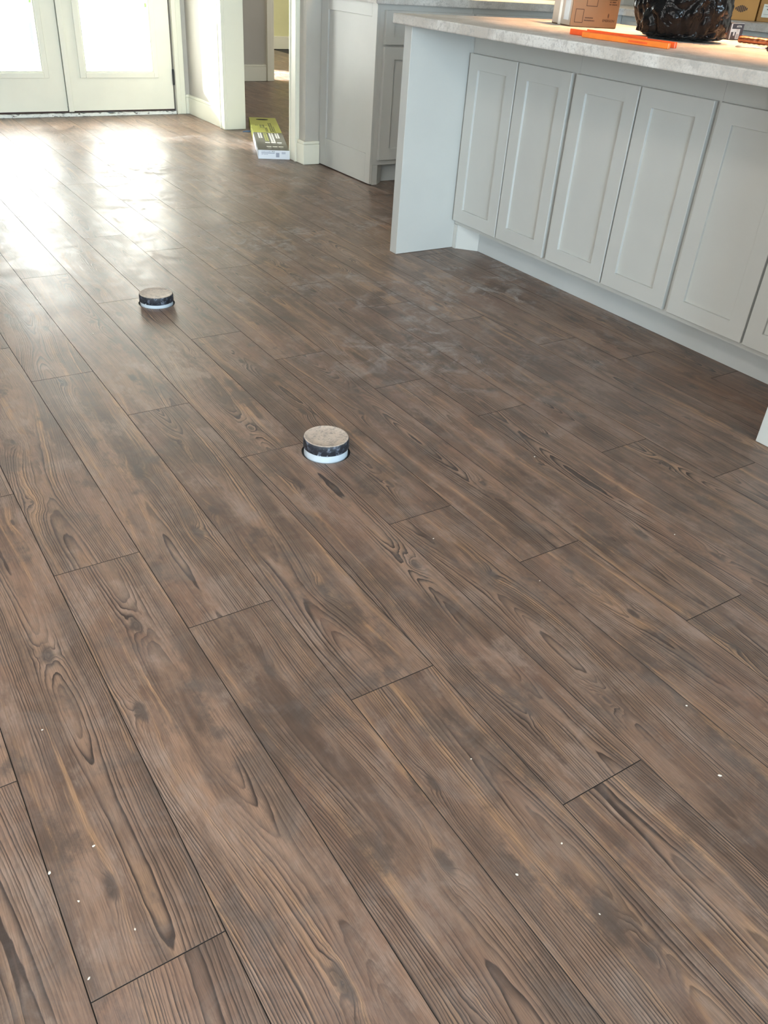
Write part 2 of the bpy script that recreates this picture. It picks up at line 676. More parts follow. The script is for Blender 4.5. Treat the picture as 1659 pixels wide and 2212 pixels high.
# ground outside the glazed doors, its shade put into a near-black colour
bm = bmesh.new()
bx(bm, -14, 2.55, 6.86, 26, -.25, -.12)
t = NT('shaded_concrete')
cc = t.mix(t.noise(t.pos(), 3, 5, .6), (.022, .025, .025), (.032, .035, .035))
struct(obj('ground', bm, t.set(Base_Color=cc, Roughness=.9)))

# ------------------------------------------------------------------ trims
def baseboard(name, pts_out, h=.133):
    """each entry: x0,x1,y0,y1 block; top bevelled"""
    bm = bmesh.new()
    for (x0, x1, y0, y1) in pts_out:
        bx(bm, x0, x1, y0, y1, .001, h - .018)
        bx(bm, x0 + .003 * (x1 - x0 < .03), x1, y0 + .003 * (y1 - y0 < .03), y1, h - .017, h)
    bevel(bm, .002, 1)
    return struct(obj(name, bm, TRIM))


baseboard('baseboard_right', [(2.568, 2.585, 6.035, 6.640), (2.566, 2.585, 4.782, 4.872)])
baseboard('baseboard_back', [(2.548, 2.5845, 6.641, 6.660)])
baseboard('baseboard_kitchen', [(2.5665, 2.676, 4.780, 4.7995)])
baseboard('baseboard_hall_back', [(2.726, 4.055, 8.342, 8.36)], .145)
baseboard('baseboard_bedroom_back', [(2.73, 6.99, 11.28, 11.30)], .15)


def casing(name, blocks):
    bm = bmesh.new()
    for b in blocks:
        bx(bm, *b)
    bevel(bm, .002, 1)
    return struct(obj(name, bm, TRIM))


# doorway: casings on the room face and the wide jambs
casing('trim_1', [(2.563, 2.585, 5.962, 6.032, .001, 2.14), (2.556, 2.563, 6.018, 6.032, .001, 2.14)])
casing('trim_2', [(2.563, 2.585, 4.875, 4.968, .001, 2.14), (2.556, 2.563, 4.875, 4.895, .001, 2.14), (2.558, 2.563, 4.95, 4.962, .001, 2.14)])
casing('trim_3', [(2.585, 2.727, 5.962, 5.984, .001, 2.05)])
casing('trim_4', [(2.585, 2.727, 4.946, 4.966, .001, 2.05)])
casing('trim_5', [(2.563, 2.727, 4.968, 5.961, 2.05, 2.14)])
# glazed door casing
casing('trim_6', [(2.474, 2.546, 6.640, 6.660, .001, 2.12), (2.474, 2.484, 6.630, 6.640, .001, 2.12), (2.505, 2.512, 6.636, 6.640, .001, 2.12),
                  (.79, .862, 6.640, 6.660, .001, 2.12), (.79, 2.546, 6.640, 6.660, 2.121, 2.19)])
# hall doorway casing and jamb
casing('trim_7', [(4.058, 4.112, 8.335, 8.36, .001, 2.12), (4.112, 4.140, 8.345, 8.47, .001, 2.05), (4.058, 4.066, 8.325, 8.335, .001, 2.12)])

# door sill with ragged caulk
bm = bmesh.new()
r2 = random.Random(3)
N = 110
prev = None
for i in range(N + 1):
    xx = .87 + (2.468 - .87) * i / N
    yf = 6.640 + .006 * r2.random()
    zt = .019 + .004 * r2.random() - (.008 if r2.random() < .12 else 0)
    q = [bm.verts.new((xx, yf, .001)), bm.verts.new((xx, yf + .004 * r2.random(), zt)), bm.verts.new((xx, 6.70, zt)), bm.verts.new((xx, 6.70, .001))]
    if prev:
        for k in range(4):
            bm.faces.new((prev[k], prev[(k + 1) % 4], q[(k + 1) % 4], q[k]))
    prev = q
t = NT('chipped_caulk')
nn = t.noise(t.vec(t.m('MULTIPLY', t.sep(t.obj())[0], 22), t.m('MULTIPLY', t.sep(t.obj())[1], 60), t.m('MULTIPLY', t.sep(t.obj())[2], 90)), 1, 5, .65, .8)
t.set(Base_Color=t.mix(t.ramp(nn, .58, .63), (.80, .80, .74), (.05, .03, .025)), Roughness=.6)
struct(obj('trim_8', bm, t.mat))
struct(box('trim_9', (.872, 2.466, 6.668, 6.70, .0235, .0338), WEATHER))
struct(box('trim_10', (.866, 2.4715, 6.702, 6.80, -.005, .060), plain('threshold', (.30, .30, .28), .5)))
struct(casing('trim_11', [(.866, .890, 6.706, 6.80, .061, 2.055), (2.450, 2.4715, 6.706, 6.80, .061, 2.055)]))


# ------------------------------------------------------------------ glazed doors
def leaf(name, x0, x1, gx0, gx1, hinge_x, astragal, ftop):
    d = struct(empty(name, (x0, 6.66, 0)))
    ox = x0
    bm = bmesh.new()
    def b(a, b_, c, dd, y0=.004, y1=.044):
        bx(bm, a - ox, b_ - ox, y0, y1, c, dd)
    zt = 2.04
    gz0, gz1 = .280, 1.86
    b(x0 + .002, gx0 - .01, .034, zt); b(gx1 + .01, x1 - .002, .034, zt)
    b(gx0 - .01, gx1 + .01, .034, gz0 - .01); b(gx0 - .01, gx1 + .01, gz1 + .01, zt)
    obj('door_slab', bm, DOORP, d)
    # moulded lite frame
    bm = bmesh.new()
    o1, o2, o3 = .032, .022, .0
    for (ax, bxx, za, zb) in ((gx0 - .040, gx0, gz0 - .034, gz1 + .034), (gx1, gx1 + .034, gz0 - .034, gz1 + .034)):
        bx(bm, ax - ox, bxx - ox, -.010, .004, za, zb)
    bx(bm, gx0 - ox, gx1 - ox, -.010, .004, gz0 - .034, gz0); bx(bm, gx0 - ox, gx1 - ox, -.010, .004, gz1, gz1 + .034)
    bevel(bm, .003, 2)
    obj('lite_frame', bm, DOORP, d)
    bm = bmesh.new()
    e = .010
    bx(bm, gx0 - ox, gx0 + e - ox, -.006, .012, gz0, gz1); bx(bm, gx1 - e - ox, gx1 - ox, -.006, .012, gz0, gz1)
    bx(bm, gx0 + e - ox, gx1 - e - ox, -.006, .012, gz0, gz0 + e); bx(bm, gx0 + e - ox, gx1 - e - ox, -.006, .012, gz1 - e, gz1)
    obj('glazing_bead', bm, TRIM, d)
    g = box('glass_pane', (gx0 - .01 - ox, gx1 + .01 - ox, .020, .026, gz0 - .01, gz1 + .01), GLASS, d)
    # milky protective film stuck on the outside, short of the glass edge at the right
    fm = bmesh.new()
    xl, xr = gx0 + .004 - ox, gx1 - .042 - ox
    pts = [(xl, gz0 + .003), (xr + .004, gz0 + .003), (xr, .42), (xr - .003, .56), (xr + .012, .585), (xr + .018, .63), (xr + .034, .68), (xr + .036, ftop), (xl, ftop)]
    lo = [fm.verts.new((a, .0275, z)) for a, z in pts]
    fm.faces.new(lo)
    obj('film', fm, FILM, g)
    tp = box('tape', (gx1 - .024 - ox, gx1 - .006 - ox, .0185, .0197, .690, .718), plain('green_tape', (.16, .42, .10), .6), g)
    tp['label'] = 'small piece of green painter tape'
    if astragal:
        box('door_stop', (x0 - .03 - ox, x0 + .03 - ox, .045, .060, .061, 2.04), DOORP, d)
        box('astragal', (x0 - .006 - ox, x0 + .030 - ox, -.012, .003, .03, 2.04), DOORP, d, .003)
        for z0 in (.199, 1.0, 1.78):
            bm = bmesh.new()
            tube(bm, [(hinge_x - ox, -.006, z0), (hinge_x - ox, -.006, z0 + .104)], .007, 12)
            h = obj('hinge', bm, BLACKM, d)
            h['label'] = 'black butt hinge knuckle'
    return d


leaf('door_1', 1.678, 2.463, 1.820, 2.318, 2.464, True, .90)
leaf('door_2', .878, 1.669, 1.035, 1.533, .874, False, 1.86)

# ------------------------------------------------------------------ cabinets
def shaker(parent, name, plane, a0, a1, z0, z1, face, th, stile, rail, handed=1, rec=.010):
    """door leaf. plane 'x': front at x=face facing -x, spans y a0..a1; plane 'y': front at y=face facing -y"""
    def bb(bm, a, b, c, d, f0, f1):
        if plane == 'x':
            bx(bm, face + f0, face + f1, a, b, c, d)
        else:
            bx(bm, a, b, face + f0, face + f1, c, d)
    bm = bmesh.new()
    def loop(e, i, f):
        ps = ((a0 + e + i * stile, z0 + e + i * rail), (a1 - e - i * stile, z0 + e + i * rail), (a1 - e - i * stile, z1 - e - i * rail), (a0 + e + i * stile, z1 - e - i * rail))
        return [bm.verts.new((face + f, p[0], p[1]) if plane == 'x' else (p[0], face + f, p[1])) for p in ps]
    loops = [loop(0, 0, th), loop(0, 0, .0012), loop(.0012, 0, 0), loop(-.0004, 1, 0), loop(.0004, 1, .0008), loop(.0004, 1, th)]
    for l1, l2 in zip(loops, loops[1:] + loops[:1]):
        for i in range(4):
            bm.faces.new((l1[i], l1[(i + 1) % 4], l2[(i + 1) % 4], l2[i]))
    d = obj(name, bm, CAB, parent)
    bm = bmesh.new()
    bb(bm, a0 + stile - .004, a1 - stile + .004, z0 + rail - .004, z1 - rail + .004, rec, th - .002)
    obj('door_panel' if 'door' in name else 'drawer_panel', bm, CAB, d)
    return d


GRP = 'shaker cabinets along the seating side of the island'
units = [(2.4055, 3.026, (2.722, 3.018), (2.422, 2.714), 'grey two-door island base cabinet next to the far end panel'),
         (1.7815, 2.405, (2.097, 2.399), (1.792, 2.089), 'grey two-door island base cabinet in the middle of the three'),
         (1.141, 1.781, (1.4615, 1.770), (1.150, 1.4535), 'grey two-door island base cabinet nearest the camera, cut by the photo edge')]
for (y0, y1, dA, dB, lab) in units:
    c = empty('base_cabinet', (2.405, (y0 + y1) / 2, 0))
    tag(c, lab, 'cabinet', GRP)
    ox, oy = -2.405, -(y0 + y1) / 2
    bm = bmesh.new()
    slot = 0 if y1 > 3 else .009
    bx(bm, 0, .693, y0 + oy, y1 + oy - slot, .135, .7905)
    bx(bm, 0, .693, y0 + oy, y1 + oy, .108, .135)
    bx(bm, 0, .693, y0 + oy, y1 + oy, .7905, .878)
    obj('body', bm, CAB, c)
    for (a, b) in (dA, dB):
        shaker(c, 'door', 'x', a + oy, b + oy, .1285, .7905, -.0215, .020, .058, .055)

# island end panels, toe kick
def end_panel(y0, y1, label):
    o = box('end_panel', (2.0935, 3.098, y0, y1, .001, .8785), CAB, None, .0012, 1)
    tag(o, label, 'panel')
    return o


end_panel(3.0285, 3.079, 'tall pale grey panel closing the far end of the island')
end_panel(1.088, 1.1385, 'white corner of the near island end panel at the right photo edge')
tag(box('toe_kick_board', (2.480, 2.498, 1.140, 2.930, .001, .1065), TOE), 'long recessed grey toe kick board under the island doors', 'toe kick')
bm = bmesh.new()
prism(bm, [(2.4035, 3.027), (2.4035, 3.004), (2.408, 3.004), (2.479, 2.9315), (2.496, 2.9315), (2.496, 3.027)], .001, .1068)
tag(obj('toe_kick_corner', bm, CAB), 'slanted pale filler block where the toe kick meets the far island end panel', 'filler')

# island counter
def slab(name, x0, x1, y0, y1, z0, z1, wob=.0012):
    bm = bmesh.new()
    bx(bm, x0, x1, y0, y1, z0, z1)
    bmesh.ops.subdivide_edges(bm, edges=[e for e in bm.edges if abs((e.verts[0].co - e.verts[1].co).z) < 1e-6], cuts=60, use_grid_fill=True)
    bm.faces.ensure_lookup_table()
    edges = [e for e in bm.edges if len(e.link_faces) == 2 and e.link_faces[0].normal.dot(e.link_faces[1].normal) < .5]
    bm.normal_update()
    edges = [e for e in bm.edges if len(e.link_faces) == 2 and e.link_faces[0].normal.dot(e.link_faces[1].normal) < .5]
    bmesh.ops.bevel(bm, geom=edges, offset=.0045, segments=2, affect='EDGES', profile=.5)
    for v in bm.verts:
        n = noise.noise(v.co * 30)
        side = min(abs(v.co.x - x0), abs(v.co.x - x1), abs(v.co.y - y0), abs(v.co.y - y1))
        if side < .006:
            cx, cy = (x0 + x1) / 2, (y0 + y1) / 2
            dv = Vector((v.co.x - cx, v.co.y - cy, 0)).normalized()
            v.co += dv * n * wob
    o = obj(name, bm, COUNTER)
    return o


tag(slab('island_countertop', 2.060, 3.172, 1.055, 3.118, .8795, .9145), 'speckled beige grey stone countertop of the island, holding bag and boxes', 'countertop')

# ------------------------------------------------------------------ kitchen run at the far wall
c = empty('base_cabinet', (2.685, 4.2, 0))
tag(c, 'grey base cabinet with large recessed side panel beside the doorway wall', 'cabinet')
ox, oy = -2.685, -4.2
bm = bmesh.new()
bx(bm, .012, .618, .001, .592, .108, .8925)
obj('body', bm, CAB, c)
# side panel: frame + recessed field, facing -x
bm = bmesh.new()
bx(bm, -.006, .012, 0, .052, .006, .8925)
bx(bm, -.006, .012, .515, .592, .006, .8925)
bx(bm, -.006, .012, .052, .515, .006, .162)
bx(bm, -.006, .012, .052, .515, .832, .8925)
bevel(bm, .0012, 1)
sp = obj('side_panel', bm, CAB, c)
bm = bmesh.new()
bx(bm, .003, .0115, .05, .517, .16, .834)
obj('side_field', bm, CAB, sp)
bm = bmesh.new()
prism(bm, [(.013, .0005), (.046, .0005), (.110, .058), (.110, .074), (.013, .074)], .001, .1075)
obj('foot_block', bm, CAB, c)
box('toe_kick', (.111, 1.65, .0725, .088, .001, .1075), TOE, c)
shaker(c, 'drawer', 'y', .037, .610, .710, .866, -.021, .020, .055, .036)
shaker(c, 'door', 'y', .037, .610, .136, .700, -.021, .020, .066, .06)

c = empty('base_cabinet', (3.305, 4.2, 0))
tag(c, 'grey base cabinet left of the kitchen corner, mostly hidden by the island', 'cabinet')
bm = bmesh.new()
bx(bm, 0, 1.168, .001, .592, .108, .8925)
obj('body', bm, CAB, c)
shaker(c, 'drawer', 'y', .008, .572, .710, .866, -.021, .020, .055, .036)
shaker(c, 'door', 'y', .008, .572, .136, .700, -.021, .020, .066, .06)

c = empty('base_cabinet', (4.475, 3.4, 0))
tag(c, 'grey base cabinets along the right kitchen wall behind the island', 'cabinet')
bm = bmesh.new()
bx(bm, 0, .62, -1.6, .800, .108, .8925)
obj('body', bm, CAB, c)
for k in range(4):
    a = -1.58 + k * .58
    shaker(c, 'door', 'x', a, a + .57, .136, .700, -.021, .020, .06, .06)
    shaker(c, 'drawer', 'x', a, a + .57, .710, .866, -.021, .020, .055, .036)
box('toe_kick', (.07, .09, -1.6, .78, .001, .1075), TOE, c)

bm = bmesh.new()
prism(bm, [(2.650, 4.170), (4.440, 4.170), (4.440, 1.78), (5.098, 1.78), (5.098, 4.798), (2.650, 4.798)], .8935, .9300)
bmesh.ops.bevel(bm, geom=bm.edges[:], offset=.004, segments=2, affect='EDGES')
tag(obj('corner_countertop', bm, COUNTER), 'L-shaped stone countertop along the far and right kitchen walls', 'countertop')

# warm kitchen ceiling lamps
for i, (lx, ly) in enumerate(KITCHEN_LAMPS):
    f = empty('unseen_ceiling_lamp', (lx, ly, H))
    tag(f, ('farther', 'nearer')[i] + ' round recessed ceiling lamp over the island', 'lamp', 'recessed lamps in the kitchen ceiling')
    bm = bmesh.new()
    lathe(bm, [(.070, -.001), (.095, -.001), (.095, -.008), (.070, -.012), (.070, -.001)], 40)
    obj('trim_ring', bm, CEILP, f)
    bm = bmesh.new()
    lathe(bm, [(0, -.002), (.069, -.002), (.069, -.005), (0, -.005)], 40)
    tl = NT('lamp_lens')
    tl.set(Base_Color=(.9, .85, .7))
    tl.b.inputs['Emission Color'].default_value = (1, .62, .32, 1)
    tl.b.inputs['Emission Strength'].default_value = 4
    obj('lens', bm, tl.mat, f)
    ld = bpy.data.lights.new('lamp_light', 'AREA')
    ld.shape = 'DISK'
    ld.size = .13
    ld.energy = LAMP_POWER
    ld.spread = math.radians(46)
    ld.color = (1.0, .50, .24)
    lo = bpy.data.objects.new('lamp_light', ld)
    COL.objects.link(lo)
    lo.parent = f
    lo.location = (0, 0, -.02)

for i, (xa, lab) in enumerate(((2.74, 'left grey wall cabinet above the far kitchen counter'), (3.56, 'right grey wall cabinet above the far kitchen counter'))):
    wc = empty('wall_cabinet', (xa, 4.45, 1.45))
    tag(wc, lab, 'cabinet')
    box('body', (0, .80, 0, .345, 0, .95), CAB, wc)
    for q in (0, 1):
        shaker(wc, 'door', 'y', .003 + q * .4, .397 + q * .4, .003, .947, -.022, .020, .058, .058)
    st_ = box('light_strip', (.05, .75, .12, .15, -.012, -.001), plain('strip_housing', (.7, .7, .68), .4), wc)
    ld = bpy.data.lights.new('strip_light', 'AREA')
    ld.shape = 'RECTANGLE'
    ld.size = .70
    ld.size_y = .03
    ld.energy = 7
    ld.spread = math.radians(120)
    ld.color = (1.0, .74, .42)
    lo = bpy.data.objects.new('strip_light', ld)
    COL.objects.link(lo)
    lo.parent = wc
    lo.location = (.40, .135, -.016)

# ------------------------------------------------------------------ capped pipe stubs
def stub(loc, ring_top, cap_top, label, rc=.0595, chips=3):
    s = empty('pipe_stub', (loc[0], loc[1], 0))
    tag(s, label, 'pipe stub', 'capped drain pipes sticking up through the floor')
    bm = bmesh.new()
    lathe(bm, [(.050, -.0045), (.0575, -.0045), (.0575, ring_top + .002), (.050, ring_top + .002), (.050, -.0045)], 64)
    obj('pipe_ring', bm, PVC, s, smooth=False)
    bm = bmesh.new()
    R_ = rc
    lathe(bm, [(0, ring_top + .0025), (R_ - .0005, ring_top + .0025), (R_ + .0008, ring_top + .004), (R_ + .0004, cap_top - .006), (R_ - .0006, cap_top - .002),
               (R_ - .0030, cap_top), (R_ - .0050, cap_top - .0002), (R_ - .0065, cap_top - .0012), (R_ * .5, cap_top - .0016), (0, cap_top - .0014)], 72)
    o = obj('rubber_cap', bm, RUBBER, s, smooth=True)
    for k in range(chips):
        a = random.uniform(3.6, 5.6)
        bm = bmesh.new()
        bmesh.ops.create_icosphere(bm, subdivisions=1, radius=.0022)
        for v in bm.verts:
            v.co *= random.uniform(.6, 1.2)
            v.co.z *= .6
        bmesh.ops.translate(bm, verts=bm.verts, vec=(R_ * math.cos(a), R_ * math.sin(a), ring_top + random.uniform(.0025, .006)))
        obj('paint_chip', bm, PVC, s)
    return s


stub(PIPES[0], .0155, .0470, 'nearer black capped drain pipe stub with wide white ring and dusty top')
stub(PIPES[1], .0078, .0375, 'farther black capped drain pipe stub with thin white ring near the glass doors')

# ------------------------------------------------------------------ flooring carton in the doorway
LIME = paint('lime_cardboard', (.42, .44, .09), .45, .04)
GREYC = paint('charcoal_cardboard', (.10, .10, .085), .42, .05)
WHITEC = paint('white_cardboard', (.78, .80, .84), .5, .02)
INKD = plain('ink_dark', (.045, .05, .03), .6)
INKW = plain('ink_white', (.75, .75, .70), .6)
INKG = plain('ink_grey', (.36, .38, .46), .6)
ax = math.atan2(6.11 - 5.00, 2.825 - 2.372)   # carton length direction
k = empty('flooring_carton', (2.373, 5.016, 0), ax - math.pi / 2)
tag(k, 'long lime green and charcoal flooring carton lying in the doorway', 'carton')
CW, CL, CH = .196, 1.20, .052
bm = bmesh.new(); bx(bm, 0, CW, .003, .60, .001, CH); bevel(bm, .0015, 1)
o = obj('sleeve', bm, GREYC, k); o['label'] = 'charcoal printed half of the carton'
bm = bmesh.new(); bx(bm, 0, CW, .6005, CL, .001, CH); bevel(bm, .0015, 1)
o = obj('sleeve', bm, LIME, k); o['label'] = 'lime green half of the carton'
e = box('end_flap', (0, CW, 0, .0025, .001, CH), WHITEC, k); e['label'] = 'white end with printed label'
o = box('side_print', (-.0012, -.0003, .01, .58, .006, CH - .006), paint('side_print_paint', (.50, .52, .58), .5, .1), k)
# oval hand slot
bm = bmesh.new()
lathe(bm, [(0, 0), (.5, 0), (.5, .0006), (0, .0006)], 32)
bmesh.ops.scale(bm, verts=bm.verts, vec=(.088, .050, 1))
bmesh.ops.translate(bm, verts=bm.verts, vec=(.092, 1.115, CH + .0003))
o = obj('hand_slot', bm, plain('slot_dark', (.02, .02, .012), .8), k)
rg = random.Random(5)
def tops(name, rects, mat):
    bm = bmesh.new()
    patch(bm, (0, 0, CH), (1, 0, 0), (0, 1, 0), rects, .0003)
    o = obj(name, bm, mat, k)
    o['kind'] = 'stuff'
    return o
# charcoal half: four columns of lettering running along the carton
def column(u, wd, v0, v1, n):
    out = []
    st = (v1 - v0) / n
    for i in range(n):
        a = v0 + i * st
        out += [(u, u + wd, a, a + st * .22), (u, u + wd * .28, a + st * .22, a + st * .7), (u + wd * .72, u + wd, a + st * .35, a + st * .8)]
    return out
tops('lettering', column(.028, .024, .40, .585, 7) + column(.102, .026, .27, .585, 10) + column(.142, .024, .40, .585, 7), INKW)
tops('lettering', column(.066, .022, .30, .585, 9), paint('ink_lime', (.36, .38, .08), .6))
tops('lettering', [(.060 + .038 * i, .090 + .038 * i, y_, y_ + .022) for i in range(3) for y_ in (.235, .105)], INKW)
tops('lettering', [(.066 + .038 * i, .068 + .038 * i + .02, y_ - .012 * j - .016, y_ - .012 * j - .010) for i in range(3) for y_ in (.235, .105) for j in range(4)], plain('ink_mid', (.25, .25, .22), .6))
# lime half print
tops('lettering', column(.122, .022, .63, .98, 8) + column(.092, .014, .63, .80, 4) + column(.148, .008, .62, .84, 7), INKD)
tops('lettering', column(.060, .030, .78, .90, 4) + [(.030, .036, .86, .89), (.040, .046, .86, .89)], plain('ink_olive', (.13, .14, .06), .6))
# white end label
text('lettering', 'SMARTCORE', .0105, INKG, k, (.020, 0, .0405), (1, 0, 0), (0, 0, 1), .0003, .95)
text('lettering', 'PRO', .0105, INKD, k, (.083, 0, .0405), (1, 0, 0), (0, 0, 1), .0003, 1.0)
bm = bmesh.new()
patch(bm, (0, 0, 0), (1, 0, 0), (0, 0, 1), [(.020, .102, .0335, .0378)] + glyph_rows(.021, .060, .026, .0035, .004, rg) + [(.110, .131, .012, .038)] +
      [(.146 + .0022 * i, .1472 + .0022 * i, .031, .044) for i in range(11)], .0003)
obj('label_print', bm, INKG, k)['kind'] = 'stuff'

hl = empty('unseen_ceiling_lamp', (3.7, 6.9, H))  # added lamp out of view, brightens the dark hallway
tag(hl, 'added round fill lamp, unseen, on the hallway ceiling behind the doorway', 'lamp')
bm = bmesh.new()
lathe(bm, [(0, -.002), (.12, -.002), (.12, -.03), (.09, -.055), (0, -.06)], 40)
obj('fill_lamp_shade', bm, CEILP, hl, smooth=True)
ld = bpy.data.lights.new('hall_fill', 'AREA')
ld.shape = 'DISK'
ld.size = .2
ld.energy = 22
ld.color = (1.0, .95, .82)
lo = bpy.data.objects.new('hall_fill', ld)
COL.objects.link(lo)
lo.parent = hl
lo.location = (0, 0, -.07)

hl = empty('unseen_ceiling_lamp', (-.45, 1.0, H))  # added unseen fixture, soft fill from above for the living area floor
tag(hl, 'added wide flat fill lamp, unseen, over the open living area near the camera', 'lamp')
bm = bmesh.new()
lathe(bm, [(0, -.002), (.33, -.002), (.33, -.05), (.29, -.07), (0, -.072)], 48)
obj('fill_lamp_shade', bm, CEILP, hl, smooth=True)
ld = bpy.data.lights.new('living_fill', 'AREA')
ld.shape = 'DISK'
ld.size = .56
ld.energy = 30
ld.color = (1.0, .93, .86)
lo = bpy.data.objects.new('living_fill', ld)
COL.objects.link(lo)
lo.parent = hl
lo.location = (0, 0, -.08)

# scrap of blue tape beside the jamb
bm = bmesh.new()
prism(bm, [(0, 0), (.05, -.012), (.085, .03), (.05, .045), (.02, .03)], .0008, .003)
tp = obj('tape_scrap', bm, plain('blue_tape', (.08, .16, .34), .6), None, (2.655, 5.86, 0))
tag(tp, 'scrap of blue painter tape on the floor at the foot of the door jamb', 'tape')

# ------------------------------------------------------------------ things on the island
ZC = .9152
CARD = paint('cardboard', (.27, .155, .080), .75, .07, .05)
CARD2 = paint('cardboard_orange', (.44, .215, .055), .75, .05, .05)
CARD3 = paint('cardboard_dark', (.33, .16, .04), .75, .05, .05)
CARDL = paint('cardboard_tape_side', (.50, .42, .33), .5, .05, .05)
INKB = plain('ink_brown', (.06, .03, .018), .7)
A = Vector((2.619, 2.718)); B = Vector((2.810, 2.658)); L_ = Vector((2.687, 2.871))
ang = math.atan2((B - A).y, (B - A).x)
k = empty('cardboard_box', (A.x, A.y, ZC), ang)
tag(k, 'brown cardboard box with black printing standing at the far part of the island top', 'box')
fw, fd, fh = .200, .170, .30
bm = bmesh.new(); bx(bm, 0, fw, 0, fd, 0, fh); bevel(bm, .004, 2)
obj('carton_body', bm, CARD, k)
# lighter, taped side face
box('side_label', (-.0012, -.0002, .006, fd - .006, .004, fh - .01), CARDL, k)
o = box('sticker', (-.0022, -.0013, .018, .062, .020, .25), plain('sticker_silver', (.50, .53, .55), .35), k); o['label'] = 'pale blue grey sticker strip'
box('tape_strip', (-.0022, -.0013, .085, .108, .0, fh - .01), plain('clear_tape', (.62, .55, .46), .25), k)
def fr(bm, rects):
    patch(bm, (0, 0, 0), (1, 0, 0), (0, 0, 1), rects, .0004)
def ringrect(u0, u1, v0, v1, t_):
    return [(u0, u1, v0, v0 + t_), (u0, u1, v1 - t_, v1), (u0, u0 + t_, v0, v1), (u1 - t_, u1, v0, v1)]
bm = bmesh.new()
fr(bm, ringrect(.014, .050, .014, .060, .0022))
fr(bm, ringrect(.056, .103, .070, .17, .0022))
fr(bm, [(.122, .150, .004 + .012, .006 + .012)] * 0 + [(.190, .1912, .075, .25), (.02, .190, .248, .249)])
obj('printed_frame', bm, INKB, k)['kind'] = 'stuff'
bm = bmesh.new()
for (u0, u1, vv) in ((.022, .040, .100), (.022, .036, .092), (.072, .092, .103), (.075, .090, .096), (.116, .137, .106), (.120, .133, .098),
                     (.153, .186, .110), (.155, .186, .102), (.152, .184, .094), (.154, .182, .086), (.153, .186, .078),
                     (.058, .092, .030), (.056, .100, .021), (.112, .186, .124), (.030, .050, .128)):
    fr(bm, glyph_rows(u0, u1, vv, .0042, .004, rg, .95))
obj('lettering', bm, INKB, k)['kind'] = 'stuff'
text('lettering', 'EMERSON', .0125, INKB, k, (.134, 0, .0215), (1, 0, 0), (0, 0, 1), .0006, .95, .0003)
bm = bmesh.new()
for q in range(4):
    fr(bm, [(.157 - .0035 + .001 * abs(q - 1.5), .157 + .0035 - .001 * abs(q - 1.5), .035 + q * .0038, .0378 + q * .0038)])
obj('printed_emblem', bm, INKB, k)['kind'] = 'stuff'

# small dark carton behind the bag
k = empty('small_carton', (3.262, 2.47, ZC), math.radians(4))
k.location.x = 3.060; k.location.y = 2.315
tag(k, 'small black and white carton behind the bag at the back edge of the island', 'box')
DC = plain('dark_carton', (.045, .045, .055), .45)
bm = bmesh.new(); bx(bm, 0, .085, 0, .05, 0, .055); bevel(bm, .0015, 1)
obj('carton_body', bm, DC, k)
bm = bmesh.new()
patch(bm, (0, 0, 0), (1, 0, 0), (0, 0, 1), [(.001, .007, .002, .053), (.007, .082, .0535, .0548), (.007, .055, .026, .036), (.040, .062, .003, .036), (.022, .032, .014, .030)], .0004)
obj('label_print', bm, plain('carton_white', (.72, .70, .66), .5), k)['kind'] = 'stuff'
bm = bmesh.new()
patch(bm, (0, 0, 0), (1, 0, 0), (0, 0, 1), [(.044, .058, .006, .020)], .0009)
obj('label_print', bm, plain('carton_grey', (.42, .38, .35), .5), k)
text('lettering', '#6727706', .0095, INKW, k, (.036, 0, .0415), (1, 0, 0), (0, 0, 1), .0006, .82)

# two cardboard boxes on the right counter, fronts turned towards the room
th = math.atan2(-.10, .15)
k = empty('cardboard_box', (4.452, 3.515, .9305), th)
tag(k, 'orange brown cardboard box with dark printed emblem on the right kitchen counter', 'box')
bm = bmesh.new(); bx(bm, 0, .245, 0, .22, 0, .26); bevel(bm, .003, 2)
obj('carton_body', bm, CARD2, k)
bm = bmesh.new()
rects = []
for i in range(7):
    hgt = (.012, .022, .030, .034, .030, .022, .012)[i]
    rects.append((.120 + .0100 * i, .1275 + .0100 * i, .055 - hgt / 2, .055 + hgt / 2))
patch(bm, (0, 0, 0), (1, 0, 0), (0, 0, 1), rects, .0004)
o = obj('printed_emblem', bm, INKB, k)
o['kind'] = 'stuff'
k = empty('cardboard_box', (4.660, 3.372, .9305), th)
tag(k, 'darker brown cardboard box with white sticker at the top right photo corner', 'box')
bm = bmesh.new(); bx(bm, 0, .26, 0, .20, 0, .24); bevel(bm, .003, 2)
obj('carton_body', bm, CARD3, k)
st_ = box('sticker', (.020, .085, -.0012, -.0003, .022, .085), plain('sticker_white', (.62, .58, .48), .5), k)
bm = bmesh.new()
patch(bm, (0, 0, 0), (1, 0, 0), (0, 0, 1), [(.042, .060, .058, .063), (.028, .078, .074, .076), (.028, .078, .036, .037)], .0016)
o = obj('lettering', bm, INKB, k)
o['kind'] = 'stuff'

# copper pipe
COP = NT('copper')
COP.bump(COP.noise(COP.obj(), 120, 4, .6, 1), .6, .002)
COP.set(Base_Color=COP.mix(COP.noise(COP.obj(), 70, 3), (.42, .14, .07), (.78, .36, .20)), Metallic=1.0, Roughness=.28)
bm = bmesh.new()
n = 70
pts, rad = [], []
for i in range(n):
    f_ = i / (n - 1)
    pts.append((2.972 + f_ * .075, 2.20 - f_ * .42, ZC + .0125))
    rad.append(.0112 + .0010 * math.sin(i * 2.1) + .0006 * random.random())
tube(bm, pts, rad, 14)
tag(obj('copper_pipe', bm, COP.mat, smooth=True), 'shiny crinkled copper pipe lying on the island behind the bag', 'pipe')

